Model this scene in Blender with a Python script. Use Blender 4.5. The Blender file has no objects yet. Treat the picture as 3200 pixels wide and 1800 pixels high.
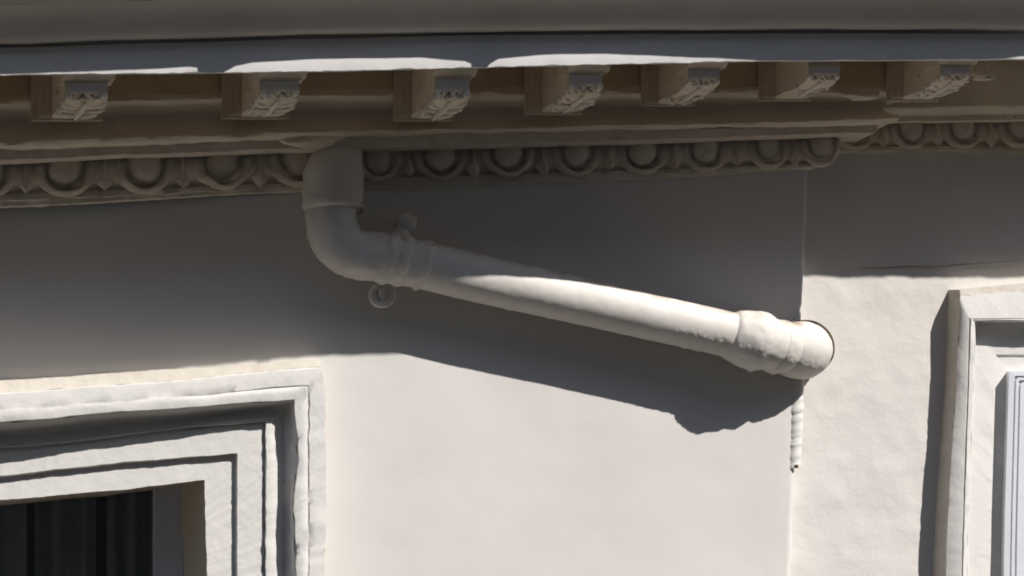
import bpy, bmesh, math, random
from mathutils import Vector, noise, Matrix

# ------------------------------------------------------------------ units
# facade units: 1 unit = 1/1280 m, X to the right, Y downwards on the wall plane, p = how far a point stands out
U = 1 / 1280.0
Z0 = 4.66                       # height of the middle of the view
D = 8.0 * 1280                  # camera distance from the wall plane
CX, CY = 1600 - 2.28 * 1280, 900 + 1.06 * 1280

def world(X, Y, p):
    return Vector(((X - 1600) * U, -p * U, Z0 + (900 - Y) * U))
def ux(px, p): return CX + (px - CX) * (D - p) / D
def uy(py, p): return CY + (py - CY) * (D - p) / D
def jx(X, p): return CX + (X - CX) * D / (D - p)
def W(px, py, p): return world(ux(px, p), uy(py, p), p)

scene = bpy.context.scene
C = scene.collection

# ------------------------------------------------------------------ camera
cam = bpy.data.cameras.new('camera')
cam.sensor_width = 36
cam.lens = 36 * 8.0 / 2.5
cam.shift_x = 2.28 / 2.5
cam.shift_y = 1.06 / 2.5
cam.clip_end = 2000
co = bpy.data.objects.new('camera', cam); C.objects.link(co)
co.location = (-2.28, -8.0, Z0 - 1.06)
co.rotation_euler = (math.radians(90), 0, 0)
scene.camera = co

# ------------------------------------------------------------------ light
ST, SS = 0.86, 1.34            # sun direction (right, towards the street = 1, up)
sun_dir = Vector((ST, -1.0, SS)).normalized()
elev = math.asin(sun_dir.z)
azim = math.atan2(sun_dir.x, sun_dir.y)
w = bpy.data.worlds.new('World'); scene.world = w; w.use_nodes = True
nt = w.node_tree
sky = nt.nodes.new('ShaderNodeTexSky'); sky.sky_type = 'NISHITA'; sky.sun_disc = False
sky.sun_elevation = elev; sky.sun_rotation = azim; sky.ozone_density = 2.5
bg = nt.nodes['Background']; bg.inputs[1].default_value = 0.088
nt.links.new(sky.outputs[0], bg.inputs[0])
sl = bpy.data.lights.new('sun', 'SUN'); sl.energy = 5.0; sl.angle = math.radians(0.53); sl.color = (1.0, 0.957, 0.905)
so = bpy.data.objects.new('sun', sl); C.objects.link(so)
so.rotation_euler = sun_dir.to_track_quat('Z', 'Y').to_euler()
vs = scene.view_settings
vs.view_transform = 'Standard'; vs.look = 'None'; vs.exposure = 0.08; vs.gamma = 1.0; vs.use_curve_mapping = False
scene.cycles.max_bounces = 8; scene.cycles.diffuse_bounces = 6
scene.cycles.filter_width = 1.9
scene.cycles.use_denoising = True

# ------------------------------------------------------------------ materials
MATS = {}
def mat(name, base, base2=None, vscale=3.0, bump=(60, 0.3, 0.002), fine=(400, 0.2), rough=0.85, spec=0.25, spots=None, metallic=0, bdetail=6):
    m = bpy.data.materials.new(name); m.use_nodes = True
    n = m.node_tree.nodes; l = m.node_tree.links
    b = n['Principled BSDF']
    b.inputs['Roughness'].default_value = rough
    b.inputs['Specular IOR Level'].default_value = spec
    b.inputs['Metallic'].default_value = metallic
    geo = n.new('ShaderNodeNewGeometry')
    def nz(scale, detail=5, rough_=0.6):
        t = n.new('ShaderNodeTexNoise'); t.inputs['Scale'].default_value = scale
        t.inputs['Detail'].default_value = detail; t.inputs['Roughness'].default_value = rough_
        l.new(geo.outputs['Position'], t.inputs['Vector']); return t
    base2 = base2 or tuple(c * 0.9 for c in base)
    t1 = nz(vscale)
    r = n.new('ShaderNodeValToRGB')
    r.color_ramp.elements[0].position = 0.35; r.color_ramp.elements[0].color = (*base2, 1)
    r.color_ramp.elements[1].position = 0.65; r.color_ramp.elements[1].color = (*base, 1)
    l.new(t1.outputs['Fac'], r.inputs['Fac'])
    col = r.outputs['Color']
    if spots:
        sc, thr, scol = spots
        t3 = nz(sc, 6, 0.7)
        r3 = n.new('ShaderNodeValToRGB')
        r3.color_ramp.elements[0].position = thr; r3.color_ramp.elements[0].color = (0, 0, 0, 1)
        r3.color_ramp.elements[1].position = thr + 0.05; r3.color_ramp.elements[1].color = (1, 1, 1, 1)
        l.new(t3.outputs['Fac'], r3.inputs['Fac'])
        mx = n.new('ShaderNodeMix'); mx.data_type = 'RGBA'
        l.new(r3.outputs['Color'], mx.inputs['Factor']); l.new(col, mx.inputs['A']); mx.inputs['B'].default_value = (*scol, 1)
        col = mx.outputs['Result']
    l.new(col, b.inputs['Base Color'])
    t2 = nz(bump[0], bdetail, 0.6)
    bu = n.new('ShaderNodeBump'); bu.inputs['Strength'].default_value = bump[1]; bu.inputs['Distance'].default_value = bump[2]
    l.new(t2.outputs['Fac'], bu.inputs['Height'])
    t4 = nz(fine[0], 3)
    bu2 = n.new('ShaderNodeBump'); bu2.inputs['Strength'].default_value = fine[1]; bu2.inputs['Distance'].default_value = 0.0006
    l.new(t4.outputs['Fac'], bu2.inputs['Height']); l.new(bu.outputs['Normal'], bu2.inputs['Normal'])
    l.new(bu2.outputs['Normal'], b.inputs['Normal'])
    MATS[name] = m
    return m

mat('wall_paint', (.735, .715, .68), (.70, .67, .65), 3.2, (7, .25, .006), (110, .2), spots=(22, .69, (.675, .645, .615)), bdetail=3)
mat('rough_wall_paint', (.755, .725, .69), (.725, .69, .655), 3.0, (12, .6, .006), (120, .16), spots=(30, .69, (.68, .64, .60)), bdetail=5)
mat('trim_paint', (.74, .72, .69), (.69, .675, .65), 6, (30, .5, .004), (180, .3), spots=(45, .67, (.60, .57, .52)))
mat('tan_render', (.60, .555, .49), (.54, .495, .43), 20, (80, .6, .003), (300, .6))
mat('stone', (.80, .71, .58), (.70, .61, .49), 9, (22, .6, .005), (150, .4), spots=(18, .66, (.48, .37, .26)))
mat('frieze_stone', (.74, .62, .46), (.62, .51, .37), 6, (18, .5, .005), (150, .3), spots=(12, .66, (.50, .38, .25)))
mat('bracket_stone', (.74, .65, .53), (.64, .55, .44), 12, (24, .5, .004), (150, .4), spots=(24, .68, (.48, .36, .24)))
mat('leaf_paint', (.80, .75, .68), (.72, .66, .58), 25, (50, .6, .004), (200, .4), spots=(60, .66, (.5, .42, .33)))
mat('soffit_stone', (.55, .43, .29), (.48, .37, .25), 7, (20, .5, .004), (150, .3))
mat('carved_paint', (.72, .65, .56), (.62, .54, .45), 25, (40, .6, .004), (200, .4), spots=(40, .66, (.36, .30, .24)))
mat('fascia_paint', (.72, .71, .70), (.68, .67, .66), 5, (24, .3, .003), (150, .2))
mat('gutter_paint', (.70, .66, .60), (.64, .60, .54), 4, (10, .25, .004), (120, .2), rough=.6)
mat('pipe_paint', (.76, .73, .69), (.71, .67, .62), 12, (45, .28, .002), (260, .3), rough=.6, spec=.35, spots=(38, .645, (.60, .50, .41)))
# rust-brown dirt that has settled on the pipe's upper side
_m = MATS['pipe_paint'].node_tree; _n, _l = _m.nodes, _m.links
_b = _n['Principled BSDF']; _src = _b.inputs['Base Color'].links[0].from_socket
_g = _n.new('ShaderNodeNewGeometry'); _s = _n.new('ShaderNodeSeparateXYZ'); _l.new(_g.outputs['True Normal'], _s.inputs[0])
_r = _n.new('ShaderNodeMapRange'); _r.inputs['From Min'].default_value = .62; _r.inputs['From Max'].default_value = .97; _l.new(_s.outputs['Z'], _r.inputs['Value'])
_t = _n.new('ShaderNodeTexNoise'); _t.inputs['Scale'].default_value = 24; _t.inputs['Detail'].default_value = 5; _l.new(_g.outputs['Position'], _t.inputs['Vector'])
_r2 = _n.new('ShaderNodeMapRange'); _r2.inputs['From Min'].default_value = .38; _r2.inputs['From Max'].default_value = .62; _l.new(_t.outputs['Fac'], _r2.inputs['Value'])
_x = _n.new('ShaderNodeMath'); _x.operation = 'MULTIPLY'; _l.new(_r.outputs[0], _x.inputs[0]); _l.new(_r2.outputs[0], _x.inputs[1])
_k = _n.new('ShaderNodeMix'); _k.data_type = 'RGBA'; _l.new(_x.outputs[0], _k.inputs['Factor']); _l.new(_src, _k.inputs['A']); _k.inputs['B'].default_value = (.40, .29, .20, 1)
_l.new(_k.outputs['Result'], _b.inputs['Base Color'])
mat('frame_paint', (.74, .79, .88), (.70, .75, .85), 8, (30, .1, .001), (200, .1), rough=.45, spec=.4)
mat('white_frame', (.77, .785, .825), (.74, .755, .795), 8, (30, .05, .001), (200, .05), rough=.35, spec=.5)
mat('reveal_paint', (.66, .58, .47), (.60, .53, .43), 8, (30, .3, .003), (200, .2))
mat('curtain_cloth', (.42, .43, .44), (.36, .37, .38), 14, (200, .2, .001), (700, .3), rough=.95, spec=.05)
mat('room_dark', (.02, .02, .02), (.015, .015, .015), 3, rough=1, spec=0)
mat('gap_shade_dark', (.10, .07, .055), (.07, .05, .04), 60, rough=.9)  # near-black brown for the contact shadow at the pipe's end
mat('rust', (.16, .07, .045), (.10, .045, .03), 60, rough=.9)
mat('crack_dark', (.34, .31, .28), (.28, .25, .22), 60, rough=.95)
mat('ground_paving', (.135, .115, .09), (.11, .095, .075), 0.6, (4, .3, .01), (60, .3))
mat('roof_tile', (.32, .17, .11), (.25, .13, .09), 3)
g = bpy.data.materials.new('glass'); g.use_nodes = True
gb = g.node_tree.nodes['Principled BSDF']
gb.inputs['Base Color'].default_value = (.9, .93, .93, 1); gb.inputs['Roughness'].default_value = .03
gb.inputs['Transmission Weight'].default_value = 1; gb.inputs['IOR'].default_value = 1.45
MATS['glass'] = g

# ------------------------------------------------------------------ helpers
def empty(name, loc, label=None, cat=None, group=None):
    o = bpy.data.objects.new(name, None); C.objects.link(o); o.location = loc
    o.empty_display_size = .1
    if label: o['label'] = label
    if cat: o['category'] = cat; o['kind'] = 'thing'
    if group: o['group'] = group
    return o
def tag(o, label, cat, group=None):
    o['label'] = label; o['category'] = cat; o['kind'] = 'thing'
    if group: o['group'] = group
    return o
def mesh(name, verts, faces, m, parent=None, smooth=False, kind=None, angle=None):
    me = bpy.data.meshes.new(name)
    me.from_pydata([tuple(v) for v in verts], [], faces)
    bm = bmesh.new(); bm.from_mesh(me)
    bmesh.ops.recalc_face_normals(bm, faces=bm.faces)
    bm.to_mesh(me); bm.free()
    me.materials.append(MATS[m])
    if smooth:
        for p in me.polygons: p.use_smooth = True
        if angle: me.set_sharp_from_angle(angle=math.radians(angle))
    o = bpy.data.objects.new(name, me); C.objects.link(o)
    if parent: place(o, parent)
    if kind: o['kind'] = kind
    return o
def place(o, parent):
    """parent without moving: parents are unrotated and unscaled empties"""
    o.parent = parent
    o.matrix_parent_inverse = Matrix.Translation(-Vector(parent.location)) if parent.type == 'EMPTY' else Matrix.Identity(4)
def lin(pts):
    pts = sorted(pts)
    def f(x):
        if x <= pts[0][0]:
            a, b = pts[0], pts[1]
        elif x >= pts[-1][0]:
            a, b = pts[-2], pts[-1]
        else:
            for a, b in zip(pts, pts[1:]):
                if a[0] <= x <= b[0]: break
            t = (x - a[0]) / (b[0] - a[0])
            t = t * t * (3 - 2 * t) * .5 + t * .5
            return a[1] + (b[1] - a[1]) * t
        return a[1] + (b[1] - a[1]) * (x - a[0]) / (b[0] - a[0])
    return f
def nz(x, y, s=0, sc=1.0):
    return noise.noise(Vector((x * sc, y * sc, s * 7.31)))
def fbm(x, y, s=0, sc=1.0):
    return nz(x, y, s, sc) + .5 * nz(x, y, s + 3, sc * 2.1) + .25 * nz(x, y, s + 5, sc * 4.3)

def sweep(name, prof, X0, X1, n, m, parent=None, mitre=False, back=None, seed=0, amp=1.5, smooth=True, angle=40, kind=None, sc=.012, pmod=None):
    """prof: list of (p, line(px)); section planes at constant X; with mitre the right end is cut at X1 + p and returned to p=back"""
    verts, faces = [], []
    k = len(prof)
    for i in range(n + 1):
        t = i / n
        for j, (p, line) in enumerate(prof):
            Xe = X1 + (p if mitre else 0)
            X = X0 + (Xe - X0) * t
            pp = p + (pmod(jx(X, p), j) if pmod else 0)
            px = jx(X, pp)
            e = amp * fbm(X, j * 37.0, seed, sc) if amp else 0
            e2 = amp * fbm(X, j * 37.0 + 500, seed, sc) if amp else 0
            Y = uy(line(px), pp) + e
            verts.append(world(X, Y, pp + e2))
    for i in range(n):
        for j in range(k - 1):
            a = i * k + j
            faces.append((a, a + k, a + k + 1, a + 1))
    if back is not None:
        base = len(verts)
        for j in range(k):
            v = verts[n * k + j].copy(); v.y = -back * U; verts.append(v)
        for j in range(k - 1):
            faces.append((n * k + j, base + j, base + j + 1, n * k + j + 1))
    return mesh(name, verts, faces, m, parent, smooth, kind, angle)

def tube(name, pts, m, parent=None, seg=40, step=8, lump=0.0, seed=0, cap=True, blister=None, drip=0.0, lsc=.03):
    """pts: list of (X, Y, p, r) in facade units; smooth path, radius per point"""
    P = [Vector(q) for q in pts]
    out = []
    for i in range(len(P) - 1):
        a = P[max(i - 1, 0)]; b = P[i]; c = P[i + 1]; d = P[min(i + 2, len(P) - 1)]
        L = (c.xyz - b.xyz).length if False else Vector(c[:3]).__sub__(Vector(b[:3])).length
        nn = max(1, int(L / step))
        for s in range(nn):
            t = s / nn
            v = .5 * ((2 * b) + (c - a) * t + (2 * a - 5 * b + 4 * c - d) * t * t + (3 * b - a - 3 * c + d) * t ** 3)
            out.append(v)
    out.append(P[-1])
    cs = [Vector((q[0], -q[2], -q[1])) for q in out]     # x, y(world), z(up) in facade units
    verts, faces = [], []
    up = Vector((0, -1, 0)); prev = None
    for i, cpt in enumerate(cs):
        tg = (cs[min(i + 1, len(cs) - 1)] - cs[max(i - 1, 0)]).normalized()
        if prev is None:
            nrm = (up - tg * up.dot(tg)).normalized()
        else:
            nrm = (prev - tg * prev.dot(tg)).normalized()
        prev = nrm; bn = tg.cross(nrm)
        r = out[i][3]
        for j in range(seg):
            a = 2 * math.pi * j / seg
            dr = nrm * math.cos(a) + bn * math.sin(a)
            q = cpt + dr * r
            e = 0
            if lump:
                e += lump * noise.noise(q * lsc + Vector((seed, 0, 0))) + lump * .5 * noise.noise(q * lsc * 2.3 + Vector((seed, 9, 0)))
            if drip and dr.z < -.5:
                e += drip * max(0, noise.noise(Vector((q.x * .05, seed, q.z * .01))) - .15) * 4 * (-dr.z - .5)
            if blister:
                bl = blister(q, dr)
                if bl > 0:
                    e += bl * (max(0, noise.noise(q * .11)) * 7 + max(0, noise.noise(q * .27 + Vector((4, 4, 4)))) * 7)
            q = q + dr * e
            verts.append(((q.x - 1600) * U, q.y * U, Z0 + (900 + q.z) * U))
    n = len(cs)
    for i in range(n - 1):
        for j in range(seg):
            faces.append((i * seg + j, i * seg + (j + 1) % seg, (i + 1) * seg + (j + 1) % seg, (i + 1) * seg + j))
    if cap:
        faces.append(tuple(range(seg))); faces.append(tuple(range((n - 1) * seg, n * seg)))
    return mesh(name, verts, faces, m, parent, True, None, 60)

def boxmesh(name, x0, x1, y0, y1, p0, p1, m, parent=None, kind=None):
    v = [world(x, y, p) for x in (x0, x1) for y in (y0, y1) for p in (p0, p1)]
    f = [(0, 1, 3, 2), (4, 6, 7, 5), (0, 4, 5, 1), (2, 3, 7, 6), (0, 2, 6, 4), (1, 5, 7, 3)]
    return mesh(name, v, f, m, parent, kind=kind)

# ------------------------------------------------------------------ lines of the facade, read along the picture
L_gut = lin([(0, 143), (500, 128), (1000, 114), (1500, 103), (2000, 100), (2600, 97), (3200, 98)])
L_drip = lin([(0, 233), (400, 229), (700, 227), (1000, 222), (1475, 211), (1600, 207), (2000, 198), (2400, 190), (3200, 185)])
L_lip = lin([(0, 317), (600, 303), (950, 291), (1500, 287), (2000, 283), (2500, 280), (2900, 278)])
L_roll = lin([(0, 425), (450, 408), (1000, 395), (1500, 390), (2000, 380), (2500, 366), (2850, 352)])
L_fil1 = lin([(0, 470), (450, 455), (1000, 432), (1500, 418), (2000, 404), (2500, 398), (2850, 388)])
L_fil2 = lin([(0, 512), (450, 493), (900, 478), (1300, 468), (2000, 450), (2300, 438), (2750, 424)])
L_egg = lin([(0, 605), (450, 590), (900, 570), (1300, 548), (2000, 530), (2530, 511)])
L_bed = lin([(0, 650), (930, 602), (1300, 588), (2000, 562), (2530, 530)])
R_lip = lin([(2600, 338), (3200, 330)])
R_fil1 = lin([(2600, 366), (3200, 358)])
R_fil2 = lin([(2600, 382), (3200, 374)])
R_egg = lin([(2600, 456), (3200, 452)])
R_bed = lin([(2600, 484), (3200, 485)])
def off(f, d): return lambda x: f(x) + d
def mixl(f, g, t): return lambda x: f(x) * (1 - t) + g(x) * t

RC = 60                                   # depth of the set-back wall behind the front wall
def corner_x(Y): return 2530 - .0437 * (Y - 540)
GROUND_Y = 900 + Z0 * 1280
PF = 590                                  # face of the cornice fascia
X_END = ux(3225, PF)                      # where the front cornice stops, right of the picture

# ------------------------------------------------------------------ ground
me_o = mesh('ground', [(-400, -400, 0), (400, -400, 0), (400, 400, 0), (-400, 400, 0)], [(0, 1, 2, 3)], 'ground_paving', kind='structure')

# ------------------------------------------------------------------ front wall
front = empty('front_wall', world(1600, GROUND_Y, 0), 'smooth pale plastered wall carrying the sloping drainpipe', 'wall')
def build_front_wall():
    ys = [-300, 100, 300] + list(range(480, 1881, 28)) + [2200, 2800, 3300, GROUND_Y]
    xs = [-1600, -1200, -760] + [-640 + 40 * i for i in range(34)]          # to 680
    us = [i / 46 for i in range(1, 47)]
    verts, faces, idx = [], [], {}
    def col(i, Y):
        cx = corner_x(Y) - 22
        if i < len(xs): return xs[i]
        return 680 + (cx - 680) * us[i - len(xs)]
    nc = len(xs) + len(us)
    arcs = [(22 * math.sin(a), -22 + 22 * math.cos(a)) for a in [math.radians(d) for d in (18, 36, 54, 72, 90)]]
    for r, Y in enumerate(ys):
        for c in range(nc):
            X = col(c, Y)
            e = 2.2 * fbm(X, Y, 1, .004) - 46 * max(0, min(1, (1010 - X) / 1000))
            verts.append(world(X, Y, e)); idx[(r, c)] = len(verts) - 1
        for a, (dx, dp) in enumerate(arcs):
            j = 2.2 * fbm(Y, a, 2, .02)
            verts.append(world(corner_x(Y) - 22 + dx + j, Y, dp)); idx[(r, nc + a)] = len(verts) - 1
        verts.append(world(corner_x(Y), Y, -RC - 40)); idx[(r, nc + 5)] = len(verts) - 1
    for r in range(len(ys) - 1):
        for c in range(nc + 5):
            if c < nc - 1:
                xa, xb = col(c, ys[r]), col(c + 1, ys[r])
                if xa >= -760 and xb <= 690 and ys[r] >= 1480 and ys[r + 1] <= 3300: continue
            faces.append((idx[(r, c)], idx[(r, c + 1)], idx[(r + 1, c + 1)], idx[(r + 1, c)]))
    return mesh('plaster_face', verts, faces, 'wall_paint', front, True, None, 80)
build_front_wall()
# ribbed plaster bead on the corner
def ribs():
    verts, faces = [], []
    n = 130; seg = 12
    for i in range(n + 1):
        Y = 1178 + (1462 - 1178) * i / n
        cx = corner_x(Y) - 6
        k = max(0, min(1, (Y - 1240) / 60)) * max(0, min(1, (1462 - Y) / 12))
        ph = (Y - 1180) / 38.0
        rr = 23 + 2.0 * k * (abs(math.sin(math.pi * ph)) ** .5) + 2.5 * fbm(Y, 0, 4, .03)
        for j in range(seg + 1):
            a = math.radians(-95 + 190 * j / seg)
            tilt = 6 * math.sin(a)
            verts.append(world(cx + rr * math.sin(a), Y - tilt, -18 + rr * math.cos(a)))
    for i in range(n):
        for j in range(seg):
            a = i * (seg + 1) + j
            faces.append((a, a + 1, a + seg + 2, a + seg + 1))
    o = mesh('corner_bead', verts, faces, 'trim_paint', front, True, None, 80)
    o['label'] = 'ribbed white plaster bead on the wall corner below the pipe elbow'
ribs()
def blob(name, X, Y, p, rx, ry, rp, m, parent, lump=.12, seed=0, sub=3):
    bm = bmesh.new(); bmesh.ops.create_icosphere(bm, subdivisions=sub, radius=1)
    vs_ = []
    for v in bm.verts:
        d = 1 + lump * noise.noise(v.co * 2.2 + Vector((seed * 3.7, 0, 0)))
        vs_.append(world(X + v.co.x * rx * d, Y - v.co.z * ry * d, p - v.co.y * rp * d))
    fs = [[v.index for v in f.verts] for f in bm.faces]
    bm.free()
    return mesh(name, vs_, fs, m, parent, True, None, 70)
o = blob('rust_spot', ux(2489, 6), 1458, 6, 6, 6, 5, 'rust', front, .3, 2, 2)
o['label'] = 'small rust brown spot under the ribbed corner bead'
def crack(pts, parent, p, wd=1.6, m='crack_dark'):
    verts, faces = [], []
    for i, (x, y) in enumerate(pts):
        a = pts[max(0, i - 1)]; b = pts[min(len(pts) - 1, i + 1)]
        dx, dy = b[0] - a[0], b[1] - a[1]; L = math.hypot(dx, dy) or 1
        ww = wd * (0.35 if i in (0, len(pts) - 1) else 1)
        nx, ny = -dy / L * ww, dx / L * ww
        verts += [W(x + nx, y + ny, p), W(x, y, p + 1.0), W(x - nx, y - ny, p)]
    for i in range(len(pts) - 1):
        faces += [(3 * i, 3 * i + 3, 3 * i + 4, 3 * i + 1), (3 * i + 1, 3 * i + 4, 3 * i + 5, 3 * i + 2)]
    return mesh('crack', verts, faces, m, parent)
crack([(2428, 886), (2416, 893), (2408, 895)], front, 3, .8)
#crack([(1648, 1050), (1660, 1078), (1662, 1105), (1652, 1140), (1636, 1165)], front, 4, 1.2)

# ------------------------------------------------------------------ set-back wall on the right
backw = empty('set_back_wall', world(3000, GROUND_Y, -RC), 'rough pale plastered wall set back right of the corner', 'wall')
def build_back_wall():
    ys = [-300, 100, 300] + list(range(440, 1881, 20)) + [2300, 2900, 3300, GROUND_Y]
    xs = [2380 + 20 * i for i in range(40)] + [3200, 3400, 3900, 4600]
    verts, faces = [], []
    for Y in ys:
        for X in xs:
            e = 3.0 * fbm(X, Y, 11, .006) + 1.6 * max(0, fbm(X, Y, 12, .018)) * 2
            # soft ledge left by an old render coat just above the shadow line
            if 400 < Y < 1900:
                yl = 832 - .04 * (X - 2700) + 5 * nz(X, 0, 5, .02)
                if X > 2660 and Y < yl: e += 7
            verts.append(world(X, Y, -RC + e))
    n = len(xs)
    for r in range(len(ys) - 1):
        for c in range(n - 1):
            if xs[c] >= 3160 and 1300 <= ys[r] <= 3290 and xs[c] < 3900: continue
            a = r * n + c
            faces.append((a, a + 1, a + n + 1, a + n))
    return mesh('plaster_face', verts, faces, 'rough_wall_paint', backw, True, None, 80)
build_back_wall()

crack([(2676, 838), (2760, 836), (2840, 832), (2920, 834), (3000, 827), (3100, 820), (3230, 812)], backw, -RC + 8, 1.6)
crack([(2980, 842), (3060, 838), (3150, 834), (3230, 828)], backw, -RC + 5, 1.0)

# ------------------------------------------------------------------ front cornice
corn = empty('cornice', world(1600, 560, 0), 'deep projecting cornice with carved brackets and egg-and-dart moulding over the front wall', 'cornice')
XL = -1500
NB = 420
sweep('bed_mould', [(227, off(L_lip, -14)), (238, off(L_lip, 0)), (237, off(L_lip, 9)), (224, off(L_lip, 18)),
                    (196, mixl(off(L_lip, 18), L_roll, .22)), (174, mixl(off(L_lip, 18), L_roll, .45)), (164, mixl(off(L_lip, 18), L_roll, .7)),
                    (168, mixl(off(L_lip, 18), L_roll, .9)), (184, mixl(L_roll, L_fil1, .08)), (198, mixl(L_roll, L_fil1, .25)), (203, mixl(L_roll, L_fil1, .45)),
                    (198, mixl(L_roll, L_fil1, .65)), (182, mixl(L_roll, L_fil1, .85)), (152, L_fil1)],
      XL, 2530, NB, 'stone', corn, mitre=True, back=-RC - 60, seed=3, amp=4.2, angle=50)
sweep('fillet', [(153, L_fil1), (152, off(L_fil1, 3)), (150, off(L_fil2, -13)), (147, off(L_fil2, -10)), (64, off(L_fil2, 2))],
      XL, 2530, NB, 'carved_paint', corn, mitre=True, back=-RC - 60, seed=5, amp=2.2, angle=40)
sweep('ovolo', [(40, off(L_fil2, 2)), (38, mixl(L_fil2, L_egg, .45)), (30, mixl(L_fil2, L_egg, .7)), (16, L_egg), (26, off(L_egg, 3)), (25, mixl(L_egg, L_bed, .5)), (20, mixl(L_egg, L_bed, .55)), (18, off(L_bed, -5)), (-2, L_bed)],
      XL, 2530, NB, 'carved_paint', corn, mitre=True, back=-RC - 60, seed=6, sc=.02, amp=3.4, angle=40)

# egg, shell and dart: one mesh each, shared
def mesh_only(name, verts, faces, m, smooth=True, angle=60):
    me = bpy.data.meshes.new(name); me.from_pydata([tuple(v) for v in verts], [], faces)
    bm = bmesh.new(); bm.from_mesh(me); bmesh.ops.recalc_face_normals(bm, faces=bm.faces); bm.to_mesh(me); bm.free()
    me.materials.append(MATS[m])
    for p in me.polygons: p.use_smooth = smooth
    if smooth and angle: me.set_sharp_from_angle(angle=math.radians(angle))
    return me
def egg_mesh():
    verts, faces = [], []
    nu, nv = 14, 9
    for i in range(nv + 1):                    # from top (wide, cut) to bottom tip
        t = i / nv
        yy = -t
        ww = math.sqrt(max(0, 1 - max(0, t - .05) ** 2.8 / .95 ** 2.8)) if t < 1 else 0
        for j in range(nu + 1):
            a = math.pi * j / nu
            verts.append((-.5 * ww * math.cos(a), -.5 * ww * math.sin(a) * (1 - .1 * t), yy))
    for i in range(nv):
        for j in range(nu):
            a = i * (nu + 1) + j
            faces.append((a, a + 1, a + nu + 2, a + nu + 1))
    return mesh_only('egg', verts, faces, 'carved_paint')
def shell_mesh():
    verts, faces = [], []
    n, s = 22, 8
    for i in range(n + 1):
        a = math.pi * i / n
        cx, cz = -.5 * math.cos(a), -math.sin(a) ** .8
        if i in (0, n): cz = 0.12
        # tangent normal in plane
        nx, nzv = -math.cos(a), -math.sin(a)
        th = .115 - .03 * math.sin(a)
        for j in range(s):
            b = 2 * math.pi * j / s
            verts.append((cx + nx * th * math.cos(b), -.12 * math.sin(b) * 1.6 - .05, cz + nzv * th * .9 * math.cos(b)))
    for i in range(n):
        for j in range(s):
            faces.append((i * s + j, i * s + (j + 1) % s, (i + 1) * s + (j + 1) % s, (i + 1) * s + j))
    return mesh_only('shell', verts, faces, 'carved_paint')
def dart_mesh():
    prof = [(.16, .1), (.16, -.35), (.2, -.5), (.42, -.72), (.5, -.82), (.28, -.95), (0.02, -1.08)]
    verts, faces = [], []
    for w_, z_ in prof:
        verts += [(-w_, .05, z_), (-w_ * .55, -.3, z_), (0, -.42, z_), (w_ * .55, -.3, z_), (w_, .05, z_)]
    for i in range(len(prof) - 1):
        for j in range(4):
            a = i * 5 + j
            faces.append((a, a + 1, a + 6, a + 5))
    return mesh_only('dart', verts, faces, 'carved_paint', True, 40)
def worn(me, k, a):
    for v in me.vertices:
        c = v.co
        n_ = noise.noise_vector(c * 3.1 + Vector((k * 5.3, k, 0)))
        v.co = c + n_ * a * min(1, .3 + abs(c.z))
    return me
EGG = [worn(egg_mesh(), k, .05) for k in range(4)]
SHELL = [worn(shell_mesh(), k + 10, .065) for k in range(4)]
DART = [worn(dart_mesh(), k + 20, .12) for k in range(4)]
rnd = random.Random(4)
def ornament(me, px, py_top, p, sx, sz, sp, parent, lean=0):
    me = rnd.choice(me)
    o = bpy.data.objects.new(me.name.split('.')[0], me); C.objects.link(o)
    place(o, parent)
    o.location = W(px, py_top, p)
    o.scale = (sx * U, sp * U, sz * U)
    o.rotation_euler = (math.radians(rnd.uniform(-14, -6)), math.radians(lean + rnd.uniform(-3, 3)), 0)
    return o
def egg_row(centres, top, bottom, p, parent):
    for i, px in enumerate(centres):
        h = bottom(px) - top(px)
        nxt = centres[i + 1] - px if i + 1 < len(centres) else px - centres[i - 1]
        wv = nxt * .44 * rnd.uniform(.96, 1.04)
        sk = rnd.uniform(-2, 3)
        ornament(EGG, px, top(px) - 2, p, wv, (h + 2) * rnd.uniform(.88, .93), wv * .74, parent, sk)
        ornament(SHELL, px, top(px) + 4, p - 4, wv * 1.52, (h + 2) * rnd.uniform(1.04, 1.10), wv * .80, parent, sk)
        if i + 1 < len(centres) or px > 3000: ornament(DART, px + nxt * .5, top(px + nxt * .5) - 2, p, nxt * .20, (h + 4) * rnd.uniform(.95, 1.04), 46, parent, sk)
egg_row([-530, -287, -43, 202, 449, 691, 930], L_fil2, L_egg, 34, corn)
egg_row([1179, 1372, 1583, 1799, 2005, 2203, 2396, 2560], L_fil2, L_egg, 34, corn)

# soffit and fascia
NF = 900
chip = lambda x: L_drip(x) + 2.4 * fbm(x, 3, 21, .02) + 2.0 * max(0, nz(x, 8, 22, .05))
SOF = 78                                   # the soffit lies this far above the fascia's lower edge
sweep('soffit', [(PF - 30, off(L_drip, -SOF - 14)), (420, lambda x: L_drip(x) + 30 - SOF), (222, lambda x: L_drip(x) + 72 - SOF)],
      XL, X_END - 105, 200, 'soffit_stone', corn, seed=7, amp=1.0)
sweep('frieze', [(225, lambda x: L_drip(x) + 60 - SOF), (224, off(L_lip, -40)), (226, off(L_lip, -13))], XL, X_END - 20, 260, 'frieze_stone', corn, seed=27, amp=4.0, sc=.01)
sweep('fascia', [(PF - 30, off(L_gut, -12)), (PF - 28, off(L_gut, 4)), (PF - 2, off(L_gut, 7)), (PF, off(L_gut, 12)), (PF, off(L_drip, -12)), (PF - 1, off(chip, -1)), (PF - 8, off(chip, 1)), (PF - 30, off(L_drip, 3)), (PF - 32, off(L_drip, -SOF - 20))],
      XL, X_END, NF, 'fascia_paint', corn, seed=8, amp=.8, back=562, angle=30)
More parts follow.
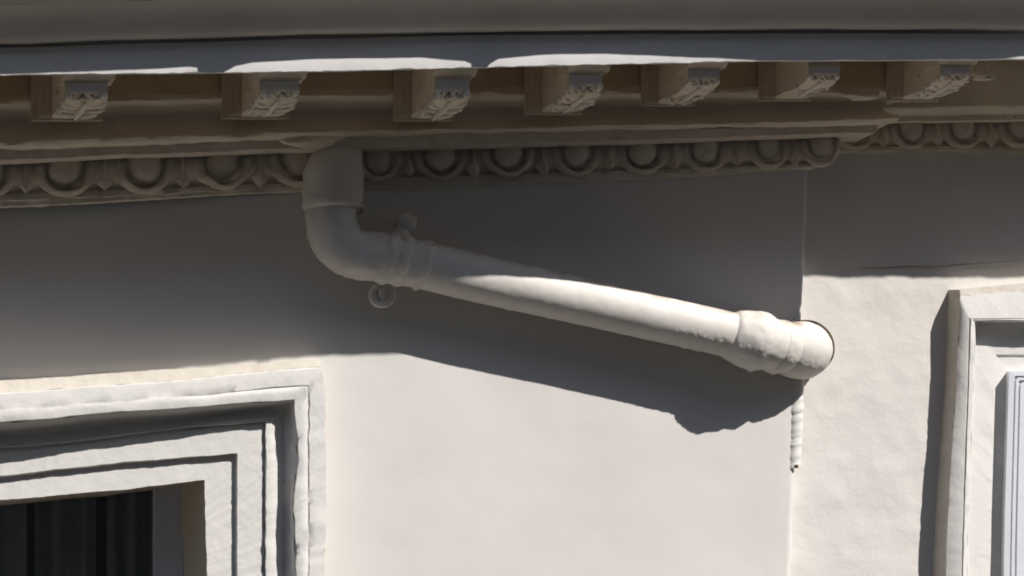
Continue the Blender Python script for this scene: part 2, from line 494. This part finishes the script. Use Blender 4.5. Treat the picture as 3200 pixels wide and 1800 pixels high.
# core of the cornice above the soffit, up to the roof
boxmesh('core', XL, X_END - 106, uy(-320, 400), uy(112, 400), -RC - 300, PF - 40, 'stone', corn)

# carved brackets under the soffit
def extr(profile, x0, x1, nx=1):
    """profile: (p, z) loop; extruded along x; local units: x right, y = -p, z up"""
    verts, faces = [], []
    k = len(profile)
    for i in range(nx + 1):
        x = x0 + (x1 - x0) * i / nx
        verts += [(x, -a, b) for a, b in profile]
    for i in range(nx):
        for j in range(k):
            faces.append((i * k + j, i * k + (j + 1) % k, (i + 1) * k + (j + 1) % k, (i + 1) * k + j))
    faces.append(tuple(range(k))); faces.append(tuple(range(nx * k, nx * k + k)))
    return verts, faces
def join(parts):
    V, F = [], []
    for v, f in parts:
        o_ = len(V); V += v; F += [tuple(i + o_ for i in ff) for ff in f]
    return V, F
def ell(cx, cy, cz, rx, ry, rz, ang=0, tilt=0, seed=0, sub=2):
    bm = bmesh.new(); bmesh.ops.create_icosphere(bm, subdivisions=sub, radius=1)
    M = Matrix.Rotation(tilt, 3, 'X') @ Matrix.Rotation(ang, 3, 'Z')
    v = []
    for q in bm.verts:
        d = 1 + .22 * noise.noise(q.co * 1.8 + Vector((seed, 0, 0)))
        r = M @ Vector((q.co.x * rx * d, q.co.y * ry * d, q.co.z * rz * d))
        v.append((cx + r.x, cy + r.y, cz + r.z))
    f = [tuple(a.index for a in ff.verts) for ff in bm.faces]; bm.free()
    return v, f
BW, BH = 110.0, 100.0            # nominal bracket width and height; depth 330
def bracket_meshes():
    plate = join([extr([(0, 96), (10, 96), (10, -BH), (0, -BH)], -54, BW + 26), extr([(9, 96), (19, 96), (19, -BH + 13), (9, -BH + 13)], -36, BW + 14),
                  extr([(18, 96), (25, 96), (25, -BH + 20), (18, -BH + 20)], -20, BW + 6)])
    cap = join([extr([(200, 96), (318, 96), (318, -6), (310, -12), (300, -20), (200, -20)], -6, BW + 16),
                extr([(215, -19), (299, -19), (296, -27), (215, -27)], -3, BW + 5)])
    prof = [(8, 94), (8, -BH + 8), (60, -BH + 14), (120, -BH + 10), (165, -BH + 4), (210, -BH + 4), (245, -BH + 9), (266, -BH + 18), (276, -BH + 28), (272, -BH + 34), (290, -BH + 38), (290, 94)]
    block = extr(prof, 0, BW, 1)
    eyes = []
    for sx in (0, BW):
        eye = []
        for r0, hgt in ((15, 3.0), (9, 5.0), (4, 8.0)):
            n = 16; vv = []; ff = []
            s = -1 if sx == 0 else 1
            for k in range(n):
                a = 2 * math.pi * k / n
                vv.append((sx, -(120 + r0 * 1.9 * math.cos(a)), -34 + r0 * math.sin(a)))
            for k in range(n):
                a = 2 * math.pi * k / n
                vv.append((sx + s * hgt, -(120 + (r0 - 2) * 1.9 * math.cos(a)), -34 + (r0 - 2) * math.sin(a)))
            ff = [(k, (k + 1) % n, n + (k + 1) % n, n + k) for k in range(n)] + [tuple(range(n, 2 * n))]
            eye.append((vv, ff))
        eyes.append(eye)
    eye = eyes[0]
    def leaf(seed, broken=False):
        r = random.Random(seed); parts = []
        parts.append(ell(BW / 2, -165, -BH - 1, 9, 105, 11, 0, math.radians(-3), seed))
        for k in range(5):
            t = k / 4
            p = 62 + 190 * t
            z = -BH + 2 + (20 * max(0, t - .6) / .4)
            ln = 36 + 14 * math.sin(math.pi * (t * .8 + .1))
            for s in (-1, 1):
                if broken and r.random() < .3: continue
                an = s * math.radians(46 + r.uniform(-12, 12))
                parts.append(ell(BW / 2 + s * (10 + ln * .45), -(p + 8), z + r.uniform(-4, 4), ln * .66, 7.5 + r.uniform(-1.5, 2.5), 10, -an, 0, seed + k))
                parts.append(ell(BW / 2 + s * (14 + ln * .8), -(p + 38), z + 6 + r.uniform(-4, 4), 9, 8, 15, s * .5, .5, seed + k + 20))
        for q_, x_ in enumerate((12, 33, 55, 77, 98)):
            parts.append(ell(x_ + r.uniform(-4, 4), -286 + 4 * abs(q_ - 2), -BH + 36 + r.uniform(-5, 7), 9, 8, 17, 0, .35, seed + 40 + q_))
            parts.append(ell(x_ + r.uniform(-6, 6), -272, -BH + 20 + r.uniform(-4, 4), 6, 14, 8, (q_ - 2) * .25, .5, seed + 50 + q_))
        return join(parts)
    return plate, cap, block, eye, leaf
pl, cp, bl, ey, leaf_fn = bracket_meshes()
def eroded(me, a):
    bm = bmesh.new(); bm.from_mesh(me)
    bmesh.ops.subdivide_edges(bm, edges=[e_ for e_ in bm.edges if e_.calc_length() > 30], cuts=3, use_grid_fill=True)
    for v in bm.verts: v.co += noise.noise_vector(v.co * .045) * a
    bmesh.ops.recalc_face_normals(bm, faces=bm.faces)
    bm.to_mesh(me); bm.free()
    for p_ in me.polygons: p_.use_smooth = True
    me.set_sharp_from_angle(angle=math.radians(40))
    return me
M_plate = eroded(mesh_only('back_plate', *pl, 'bracket_stone', False), 2.5)
M_cap = eroded(mesh_only('cap', *cp, 'bracket_stone', False), 3)
M_block = eroded(mesh_only('scroll_block', *bl, 'bracket_stone', True, 35), 3)
M_eye = mesh_only('scroll_eye', *ey[0], 'bracket_stone', True, 30)
M_pupil = mesh_only('scroll_pupil', *ey[2], 'bracket_stone', True, 30)
M_front = mesh_only('front_panel', *extr([(288, -28), (294, -29), (294, -BH + 40), (288, -BH + 39)], 3, BW - 3), 'fascia_paint', False)
LEAVES = [mesh_only('acanthus_leaf', *leaf_fn(s, br), 'leaf_paint', True, 60) for s, br in ((1, False), (5, False), (9, True), (13, True))]
# (front-left in the picture, front width, bottom of the back plate, leaf variant)
BR = [(-372, 140, 384, 0), (204, 134, 379, 0), (812, 124, 373, 1), (1359, 110, 379, 0), (1778, 106, 359, 1), (2150, 100, 332, 2), (2527, 98, 316, 3), (2937, 96, 318, 1)]
for i, (fx, fw, by, lv) in enumerate(BR):
    X = ux(fx, 525)
    px0 = jx(X, 235)
    ytop = uy(L_drip(px0) + 60, 235)
    ybot = uy(by, 235)
    sx = fw / (1.055 * BW); sz = (ybot - ytop) / BH
    e = empty('bracket', world(X, ytop, 235)); place(e, corn)
    lv_ = LEAVES[lv]
    for me, par in ((M_plate, None), (M_cap, None), (M_block, 1), (M_eye, 2), (M_pupil, 2), (M_front, 2), (lv_, None)):
        if me is M_cap and lv == 3: continue
        o = bpy.data.objects.new(me.name, me); C.objects.link(o)
        o.parent = e
        o.scale = (sx * U, U, sz * U)
# fallen-away carving between the brackets
o = blob('broken_carving', ux(2692, 250), uy(292, 250), 246, 58, 19, 22, 'stone', corn, .35, 3)
o['label'] = 'weathered lump of broken carving between two brackets'
o = blob('broken_carving', ux(3070, 270), uy(236, 270), 262, 36, 13, 22, 'carved_paint', corn, .5, 8)

# ------------------------------------------------------------------ set-back cornice on the right
cornr = empty('cornice', world(2900, 560, -RC), 'smaller egg-and-dart cornice moulding on the set-back wall at right', 'cornice')
q = -RC
sweep('bed_mould', [(122 + q, off(R_lip, -280)), (130 + q, off(R_lip, -80)), (135 + q, off(R_lip, -8)), (138 + q, R_lip), (132 + q, off(R_lip, 8)), (112 + q, mixl(R_lip, R_fil1, .5)), (96 + q, R_fil1)],
      2440, 4600, 160, 'stone', cornr, seed=13, amp=2.6, angle=45)
sweep('fillet', [(96 + q, R_fil1), (94 + q, R_fil2), (44 + q, off(R_fil2, 8))], 2440, 4600, 160, 'stone', cornr, seed=14, amp=2.0)
sweep('ovolo', [(34 + q, off(R_fil2, 6)), (30 + q, mixl(R_fil2, R_egg, .5)), (12 + q, R_egg), (20 + q, off(R_egg, 3)), (19 + q, off(R_egg, 16)), (12 + q, off(R_egg, 18)), (10 + q, off(R_bed, -4)), (-3 + q, R_bed)],
      2440, 4600, 160, 'stone', cornr, seed=15, amp=2.4)
egg_row([2510, 2670, 2842, 3006, 3177, 3345], R_fil2, R_egg, 28 + q, cornr)
PR = 440                             # its own, shallower corona beyond the end of the front cornice
rc_edge = lambda x: 97 + 2.0 * fbm(x, 1, 31, .03)
sweep('fascia', [(PR, off(rc_edge, -120)), (PR, rc_edge), (PR - 20, off(rc_edge, 4)), (60, off(rc_edge, 60))], X_END - 60, 4600, 260, 'stone', cornr, seed=16, amp=2.5)
boxmesh('core', X_END - 60, 4600, uy(-420, 200), uy(99, PR), -RC - 300, PR - 8, 'stone', cornr)

# ------------------------------------------------------------------ gutter along the cornice edge
gut = empty('gutter', world(1600, 60, PF), 'rounded dark grey gutter running along the top of the cornice', 'gutter')
SLIVER = lin([(-700, 4), (0, 2), (120, 4), (400, 10), (590, 18), (615, 15), (622, -4), (694, -4), (705, 5), (740, 21), (790, 30), (1000, 38), (1300, 34), (1450, 20), (1472, 13), (1478, -4), (1521, -4), (1530, 10),
              (1560, 24), (1700, 34), (1850, 33), (2000, 25), (2200, 13), (2330, 5), (2420, -2), (2700, -6), (3085, -4), (3120, 2), (3200, 9), (3300, 9), (3600, 9)])
GD = 160                                   # how far the gutter's lip stands out from the fascia
def gutter_lip(px):
    p = PF + GD
    Xf = ux(px, p) - GD * ST               # unseen sagging, jointed lip, its height shaped backwards from the sunlit slivers below
    pf = jx(Xf, PF)
    Y = uy(L_drip(pf) - SLIVER(pf), PF) - GD * SS
    return CY + (Y - CY) * D / (D - p)
smooth_lip = lin([(-1500, -20), (0, -20), (1000, -40), (1500, -55), (3200, -70), (3600, -70)])
sweep('trough', [(PF - 28, off(L_gut, -6)), (PF + 6, off(L_gut, -5)), (PF + 22, off(L_gut, -8)), (PF + 36, off(L_gut, -13)), (PF + 47, off(L_gut, -25)), (PF + 54, off(L_gut, -40)),
                 (PF + 62, off(L_gut, -58)), (PF + 75, off(L_gut, -82)), (PF + 94, off(L_gut, -106)), (PF + 116, off(L_gut, -128))], XL, X_END + 142, 400, 'gutter_paint', gut, seed=18, amp=2.6, angle=60, sc=.004)
sweep('lip', [(PF + 116, off(L_gut, -128)), (PF + GD - 3, off(gutter_lip, -2)), (PF + GD, gutter_lip), (PF + GD + 2, off(gutter_lip, -10)), (PF + GD - 2, off(smooth_lip, -60)), (PF + 20, off(smooth_lip, -80))],
      XL, X_END + 142, 1600, 'gutter_paint', gut, seed=18, amp=0, angle=60)
# roof behind the gutter
rf = mesh('roof', [world(XL, uy(-140, 600), PF + 20), world(X_END, uy(-140, 600), PF + 20), world(X_END, uy(-900, 0), -2500), world(XL, uy(-900, 0), -2500)], [(0, 1, 2, 3)], 'roof_tile', kind='structure')
rf2 = mesh('roof', [world(X_END, uy(-300, 600), PR), world(4600, uy(-300, 600), PR), world(4600, uy(-900, 0), -2500), world(X_END, uy(-900, 0), -2500)], [(0, 1, 2, 3)], 'roof_tile', kind='structure')

# ------------------------------------------------------------------ drainpipe
pipe = empty('drainpipe', W(1700, 950, 60), 'white painted drainpipe sloping down to the right across the wall', 'drainpipe')
def Q(px, py, p, r): return (ux(px, p), uy(py, p), p, r * (D - p) / D)
tube('inlet_socket', [Q(1068, 380, 70, 58), Q(1067, 420, 72, 62), Q(1064, 450, 74, 66), Q(1054, 490, 78, 77), Q(1043, 540, 82, 91), Q(1041, 580, 86, 92), Q(1040, 640, 92, 90), Q(1040, 656, 94, 84), Q(1040, 664, 96, 70)], 'pipe_paint', pipe, lump=4, seed=1)
tube('socket_ring', [Q(1041, 640, 92, 88), Q(1041, 643, 92, 94), Q(1040, 650, 93, 94), Q(1040, 654, 93, 86)], 'pipe_paint', pipe, step=3, lump=2, seed=2)
tube('socket_ring', [Q(1043, 540, 82, 88), Q(1043, 543, 82, 93), Q(1043, 548, 83, 93), Q(1042, 553, 84, 88)], 'pipe_paint', pipe, step=3, lump=2, seed=3)
tube('upper_elbow', [Q(1036, 640, 92, 77), Q(1034, 690, 95, 77), Q(1044, 735, 88, 78), Q(1075, 776, 89, 77), Q(1122, 796, 90, 77), Q(1185, 804, 90, 77), Q(1262, 816, 90, 76), Q(1350, 834, 90, 73)], 'pipe_paint', pipe, lump=4, seed=5, drip=4)
tube('clamp_ring', [Q(1190, 804, 90, 75), Q(1200, 806, 90, 82), Q(1214, 808, 90, 83), Q(1226, 811, 90, 76)], 'pipe_paint', pipe, step=3, lump=6, seed=6, drip=8)
tube('clamp_ring', [Q(1236, 812, 90, 75), Q(1246, 814, 90, 81), Q(1259, 816, 90, 81), Q(1270, 819, 90, 75)], 'pipe_paint', pipe, step=3, lump=6, seed=7, drip=8)
tube('clamp_ring', [Q(1302, 823, 90, 73), Q(1312, 825, 90, 79), Q(1325, 828, 90, 79), Q(1336, 831, 90, 73)], 'pipe_paint', pipe, step=3, lump=5, seed=8, drip=8)
def blis(qv, dr):
    k = .62 * max(0, min(1, (qv.x - 1950) / 300))
    d_ = dr.dot(sun_dir)
    return k * max(0, 1 - abs(d_ - .02) / .30)
tube('straight_pipe', [Q(1325, 828, 90, 75), Q(1500, 871, 90, 74), Q(1750, 926, 90, 73), Q(2000, 983, 91, 71), Q(2250, 1039, 92, 70), Q(2330, 1057, 92, 70)], 'pipe_paint', pipe, seg=96, step=4, lump=.5, seed=9, drip=3, blister=blis)
tube('lower_collar', [Q(2276, 1045, 92, 68), Q(2288, 1048, 92, 77), Q(2312, 1053, 93, 84), Q(2345, 1061, 94, 91), Q(2372, 1067, 95, 92), Q(2390, 1072, 95, 86), Q(2402, 1075, 94, 81), Q(2416, 1079, 86, 82), Q(2438, 1085, 80, 84), Q(2452, 1088, 76, 79), Q(2470, 1092, 70, 70)], 'pipe_paint', pipe, seg=96, step=4, lump=1.6, seed=11, drip=7, blister=blis)
tube('end_elbow', [Q(2425, 1082, 80, 74), Q(2452, 1087, 70, 78), Q(2474, 1091, 60, 86), Q(2496, 1094, 44, 90), Q(2506, 1095, 26, 90), Q(2504, 1097, 8, 88), Q(2498, 1100, -10, 82), Q(2492, 1106, -60, 76), Q(2486, 1112, -110, 76)], 'pipe_paint', pipe, seg=96, step=4, lump=1.6, seed=12, drip=2, blister=blis)
o = tube('gap_shade_ring', [Q(2513, 1090, 26, 78), Q(2513, 1090, 22, 90), Q(2512, 1090, 16, 90), Q(2511, 1091, 10, 78)], 'gap_shade_dark', pipe, step=4, lump=1)  # added dark ring, paints the contact shadow in the gap beside the elbow
o = blob('plaster_boss', ux(955, 112), uy(436, 112), 112, 125, 40, 78, 'stone', pipe, .25, 7)
clip = empty('wall_clip', W(1262, 690, 0)); place(clip, pipe)
def under(o, e):
    o.parent = e
    o.matrix_parent_inverse = Matrix.Translation(-Vector(e.location))
    return o
o = blob('bolt_head', ux(1267, 70), uy(695, 70), 70, 36, 34, 36, 'pipe_paint', None, .2, 5); under(o, clip)
o = tube('bolt_shank', [(ux(1262, 50), uy(694, 50), 76, 15), (ux(1262, 50), uy(694, 50), 20, 16), (ux(1262, 50), uy(694, 50), -12, 18)], 'pipe_paint', None, seg=16); under(o, clip)
loop = []
for k in range(17):
    a = math.radians(-30 + 270 * k / 16)
    loop.append(Q(1196 + 33 * math.cos(a), 922 + 31 * math.sin(a), 60, 10))
o = tube('loop', loop, 'pipe_paint', None, seg=14, step=5, lump=3); under(o, clip)
o = tube('loop_pin', [Q(1190, 905, 60, 10), Q(1192, 925, 62, 12), Q(1195, 940, 60, 7)], 'pipe_paint', None, seg=14, lump=3); under(o, clip)
o = tube('lug', [Q(1262, 700, 62, 24), Q(1256, 730, 70, 26), Q(1250, 760, 80, 28)], 'pipe_paint', None, seg=16, lump=4); under(o, clip)
o = tube('loop_stem', [Q(1190, 945, 60, 12), Q(1188, 946, 30, 13), Q(1188, 946, -10, 14)], 'pipe_paint', None, seg=14, lump=2); under(o, clip)

# ------------------------------------------------------------------ windows: nested bands that turn the corner
def band(name, contours, m, parent, side=1, nt=130, ns=110, xfar=-700, ybot=3300, amp=1.5, seed=0, mirror=None, smooth=True, angle=35, sc=.02, side_amp=1.0):
    """contours: list of (top line(px), corner (px, py), side line(py), p or p(px)); the top runs from xfar to the corner, then the side runs down"""
    verts, faces = [], []
    K = len(contours)
    rows = []
    for j, (top, (cx, cy), sid, p) in enumerate(contours):
        row = []
        for i in range(nt + 1):
            px = xfar + (cx - xfar) * i / nt
            pv = p(px) if callable(p) else p
            e = amp * fbm(px, j * 31.0, seed, sc); e2 = amp * fbm(px, j * 31.0 + 300, seed, sc)
            t_end = min(1, (nt - i) / 3.0)
            py = top(px) if i < nt else cy
            row.append(W(px, py + e * 1.0, pv + e2))
        for i in range(1, ns + 1):
            t = i / ns
            py = cy + (1900 - cy) * t
            pv = p(cx) if callable(p) else p
            e = side_amp * amp * fbm(py, j * 31.0, seed + 50, sc * 1.5); e2 = side_amp * amp * fbm(py, j * 31.0 + 300, seed + 50, sc * 1.5)
            row.append(W(sid(py) + e, py, pv + e2))
        pv = p(cx) if callable(p) else p
        row.append(W(sid(1900), ybot, pv))
        rows.append(row)
    n = len(rows[0])
    for row in rows: verts += row
    for j in range(K - 1):
        for i in range(n - 1):
            a = j * n + i
            faces.append((a, a + 1, a + n + 1, a + n))
    if mirror is not None:
        nv = len(verts); mx = world(mirror, 0, 0).x
        verts += [Vector((2 * mx - v.x, v.y, v.z)) for v in verts]
        faces += [tuple(nv + i for i in reversed(f)) for f in faces]
    return mesh(name, verts, faces, m, parent, smooth, None, angle)

winl = empty('window', world(-60, 3300, 0), 'deep moulded white window surround with dark curtained opening at lower left', 'window')
XF = -60     # the window's middle, left of the picture; the other half mirrors there
def cst(v): return lambda y: v
def T(*pts): return lin(list(pts))
t0 = T((0, 1187), (655, 1146), (996, 1121))
t1 = T((0, 1228), (440, 1197), (983, 1148))
t3 = T((0, 1280), (621, 1237), (860, 1212), (963, 1205))
t4 = T((0, 1300), (440, 1262), (937, 1226))
t5 = T((0, 1321), (440, 1286), (854, 1256), (915, 1252))
t6 = T((0, 1384), (440, 1335), (880, 1284))
t7 = T((0, 1392), (860, 1304))
t8 = T((0, 1398), (823, 1318))
t9 = T((0, 1412), (818, 1324))
t10 = T((0, 1487), (240, 1460), (420, 1441), (647, 1424), (740, 1416))
t11 = T((0, 1493), (240, 1466), (420, 1447), (727, 1421))
t12 = T((0, 1562), (383, 1531), (480, 1518), (640, 1500))
so_ = lin([(1120, 998), (1205, 1014), (1516, 1018), (1800, 1013)])
roll_p = lambda px: 92 + 34 * max(0, min(1, (800 - px) / 700))
band('weathered_top', [(t0, (996, 1121), so_, -60), (off(t0, 3), (997, 1124), so_, 44), (t1, (1000, 1150), so_, 70)], 'tan_render', winl, xfar=XF, amp=2, seed=41, mirror=XF)
rp = lambda d: (lambda x: roll_p(x) + d)
groove = lambda x: roll_p(x) - 5 * max(0, min(1, (x - 560) / 250))
in5 = lin([(1250, 917), (1440, 929), (1540, 915), (1800, 922)])
band('outer_band', [(t1, (1000, 1150), so_, 70), (off(t1, 4), (1004, 1154), off(so_, 2), rp(-3)), (mixl(t1, t3, .5), (984, 1180), cst(986), rp(0)), (off(t3, -3), (966, 1202), cst(967), rp(0)), (t3, (962, 1206), cst(963), groove),
                    (off(t3, 4), (957, 1209), cst(959), rp(1)), (t4, (940, 1226), lin([(1230, 938), (1400, 947), (1540, 938), (1800, 942)]), rp(3)), (off(t5, -4), (921, 1247), off(in5, 5), rp(0)), (t5, (916, 1252), in5, rp(-10))],
     'trim_paint', winl, xfar=XF, amp=2.2, sc=.012, seed=42, mirror=XF, angle=50, side_amp=1.6)
band('cove', [(t5, (916, 1252), in5, rp(-10)), (mixl(t5, t6, .45), (900, 1268), cst(904), 38), (t6, (882, 1284), cst(886), 20),
              (t7, (872, 1296), lin([(1300, 868), (1500, 878), (1700, 882), (1800, 882)]), 24), (off(t7, 2), (852, 1303), lin([(1300, 850), (1500, 858), (1800, 856)]), 42), (t8, (832, 1312), cst(832), 42), (off(t8, 2), (824, 1318), cst(826), 24), (t9, (818, 1324), cst(820), 29)], 'trim_paint', winl, xfar=XF, amp=2.6, sc=.014, seed=43, mirror=XF, angle=55, side_amp=1.3)
band('architrave_face', [(t9, (818, 1324), cst(820), 29), (t10, (740, 1416), cst(742), 29), (t11, (733, 1422), cst(735), 11)], 'trim_paint', winl, xfar=XF, amp=1.3, sc=.035, seed=44, mirror=XF)
rv = uy(1500, 11)
t12b = lambda px: t12(px)
band('inner_architrave', [(t11, (733, 1422), cst(735), 11), (t12, (640, 1500), lin([(1500, 639), (1800, 647)]), 11)], 'trim_paint', winl, xfar=XF, amp=1.3, sc=.035, seed=45, mirror=XF)
# reveal, at constant wall position behind the edge
def reveal(name, edge_px, edge_py, side, p0, p1, m, parent, xfar, top, mirror=None, splay=0):
    verts, faces = [], []
    pts = []
    for i in range(30):
        px = xfar + (edge_px - xfar) * i / 29; pts.append((px, top(px)))
    for i in range(1, 12):
        py = edge_py + (1900 - edge_py) * i / 11; pts.append((side(py), py))
    pts.append((side(1900), 3300))
    for i_, (px, py) in enumerate(pts):
        X, Y = ux(px, p0), uy(py, p0)
        verts += [world(X, Y, p0), world(X - splay * (1 if i_ >= 29 else i_ / 29), Y, p1)]
    for i in range(len(pts) - 1): faces.append((2 * i, 2 * i + 2, 2 * i + 3, 2 * i + 1))
    if mirror is not None:
        nv = len(verts); mx = world(mirror, 0, 0).x
        verts += [Vector((2 * mx - v.x, v.y, v.z)) for v in verts]
        faces += [tuple(nv + i for i in reversed(f)) for f in faces]
    return mesh(name, verts, faces, m, parent)
PB = -250
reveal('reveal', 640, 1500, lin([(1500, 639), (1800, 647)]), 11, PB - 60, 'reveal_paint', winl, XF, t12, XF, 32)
fr = empty('window_frame', W(500, 1700, PB)); place(fr, winl)
def fbox(name, x0, x1, y0, y1, p0, p1, m, e):
    return under(boxmesh(name, ux(x0, p0), ux(x1, p0), uy(y0, p0), uy(y1, p0), p0 - abs(p1 - p0), p0, m), e)
fbox('stile', 543, 572, 1490, 3300, PB + 8, PB - 50, 'frame_paint', fr)
fbox('stile', 486, 541, 1490, 3300, PB, PB - 50, 'frame_paint', fr)
fbox('stile', 480, 487, 1490, 3300, PB - 14, PB - 50, 'frame_paint', fr)
fbox('stile', -600, -520, 1490, 3300, PB, PB - 50, 'frame_paint', fr)
fbox('head_rail', -520, 572, 1440, 1512, PB + 2, PB - 50, 'frame_paint', fr)
pane = boxmesh('pane', ux(-530, PB), ux(484, PB), uy(1480, PB), uy(3300, PB), PB - 34, PB - 28, 'glass', winl)
# room behind
room = [world(x, y, p) for p in (PB - 62, PB - 900) for x, y in ((-1000, 1300), (760, 1300), (760, 3500), (-1000, 3500))]
mesh('dark_room', room, [(4, 5, 6, 7), (0, 1, 5, 4), (1, 2, 6, 5), (2, 3, 7, 6), (3, 0, 4, 7)], 'room_dark', winl)
def curtain(name, x0, x1, seed, label):
    verts, faces = [], []
    n, m_ = 60, 10
    for i in range(n + 1):
        X = ux(x0 + (x1 - x0) * i / n, PB - 120)
        for k in range(m_ + 1):
            Y = 1380 + (3300 - 1380) * k / m_
            f = 34 * math.sin(i * .26 + seed + .15 * math.sin(k * .6)) + 3 * math.sin(i * .61 + seed * 2)
            verts.append(world(X + 3 * k * math.sin(i * .2), Y, PB - 120 + f))
    for i in range(n):
        for k in range(m_):
            a = i * (m_ + 1) + k
            faces.append((a, a + m_ + 1, a + m_ + 2, a + 1))
    return tag(mesh(name, verts, faces, 'curtain_cloth', None, True), label, 'curtain')
curtain('curtain', 330, 500, .4, 'dark grey curtain fold hanging beside the window frame')
curtain('curtain', 105, 306, 2.0, 'dark grey curtain hanging in the middle of the left window opening')
curtain('curtain', -560, 86, 3.1, 'dark grey curtain at the left edge of the picture')

winr = empty('window', world(3400, 3300, -RC), 'white window surround casting a shadow at the right edge', 'window')
XR = 3480
rs = lambda a, b: lin([(930, a), (1800, b)])
u1 = T((2960, 906), (3200, 888), (3480, 870))
u2 = T((3000, 924), (3200, 908), (3480, 892))
u3 = T((3040, 1003), (3480, 1001))
u4 = T((3050, 1008), (3480, 1006))
u5 = T((3110, 1108), (3480, 1104))
u6 = T((3125, 1114), (3480, 1110))
band('weathered_top', [(u1, (2962, 906), rs(2959, 2911), -RC - 4), (off(u1, -1), (2999, 906), rs(2998, 2954), 0), (u2, (3001, 926), rs(3000, 2956), 10)], 'tan_render', winr, xfar=XR, seed=61, amp=2.2, mirror=XR)
band('outer_band', [(u2, (3001, 926), rs(3000, 2956), 10), (mixl(u2, u3, .5), (3014, 960), rs(3012, 2980), 20), (off(u3, -8), (3028, 990), rs(3029, 3004), 24), (off(u3, -6), (3031, 993), rs(3032, 3007), 18),
                    (off(u3, -3), (3034, 996), rs(3036, 3010), 26), (off(u3, -1), (3046, 1000), rs(3047, 3018), 24), (u3, (3050, 1003), rs(3050, 3022), 12)], 'trim_paint', winr, xfar=XR, seed=62, sc=.010, amp=1.6, mirror=XR, angle=45)
band('inner_panel', [(u3, (3050, 1003), rs(3050, 3022), 12), (u4, (3053, 1010), rs(3053, 3026), -30), (u5, (3112, 1108), rs(3112, 3092), -32), (u6, (3118, 1114), rs(3118, 3098), -38), (off(u6, 90), (3210, 1210), rs(3210, 3190), -40)], 'trim_paint', winr, xfar=XR, seed=63, sc=.008, amp=1.0, mirror=XR)
v1 = T((3150, 1160), (3480, 1163))
band('window_frame', [(v1, (3146, 1160), rs(3148, 3126), -46), (off(v1, 0), (3156, 1161), rs(3158, 3137), -2), (off(v1, 14), (3172, 1176), rs(3174, 3155), -1), (off(v1, 15), (3173, 1177), rs(3175, 3156), -8), (off(v1, 19), (3177, 1181), rs(3179, 3160), -8), (off(v1, 20), (3178, 1182), rs(3180, 3161), -3),
                      (off(v1, 28), (3186, 1190), rs(3188, 3170), -3), (off(v1, 29), (3187, 1191), rs(3189, 3171), -10), (off(v1, 33), (3191, 1195), rs(3193, 3176), -10), (off(v1, 34), (3192, 1196), rs(3194, 3177), -5), (off(v1, 60), (3220, 1222), rs(3222, 3206), -5), (off(v1, 61), (3222, 1224), rs(3224, 3208), -56)],
     'white_frame', winr, xfar=XR, seed=64, amp=.3, mirror=XR, smooth=False)
boxmesh('pane', ux(3200, -30), ux(3760, -30), uy(1215, -30), uy(3300, -30), -52, -46, 'glass', winr)
room = [world(x, y, p) for p in (-RC - 20, -RC - 700) for x, y in ((3120, 1200), (4000, 1200), (4000, 3400), (3120, 3400))]
mesh('dark_room', room, [(4, 5, 6, 7), (0, 1, 5, 4), (1, 2, 6, 5), (2, 3, 7, 6), (3, 0, 4, 7)], 'room_dark', winr)

# ------------------------------------------------------------------ house across the street, behind the camera; it keeps the street in shade
opp = empty('house', (2, -13, 0), 'ochre house across the street, outside the picture', 'house')
def wbox(name, x0, x1, y0, y1, z0, z1, m, e):
    v = [Vector((x, y, z)) for x in (x0, x1) for y in (y0, y1) for z in (z0, z1)]
    f = [(0, 1, 3, 2), (4, 6, 7, 5), (0, 4, 5, 1), (2, 3, 7, 6), (0, 2, 6, 4), (1, 5, 7, 3)]
    return place(mesh(name, v, f, m), e)
mat('ochre_render', (.38, .34, .29), (.33, .295, .255), .8)
wbox('wall', -30, 34, -22, -13, 0, 13.4, 'ochre_render', opp)
wbox('roof', -30.4, 34.4, -22.4, -12.5, 13.4, 13.8, 'roof_tile', opp)
for k in range(12):
    for fl in range(4):
        x = -27 + 5.2 * k
        wbox('shutter', x, x + 1.5, -13, -12.95, 1.0 + 3.4 * fl, 3.1 + 3.4 * fl, 'room_dark', opp)
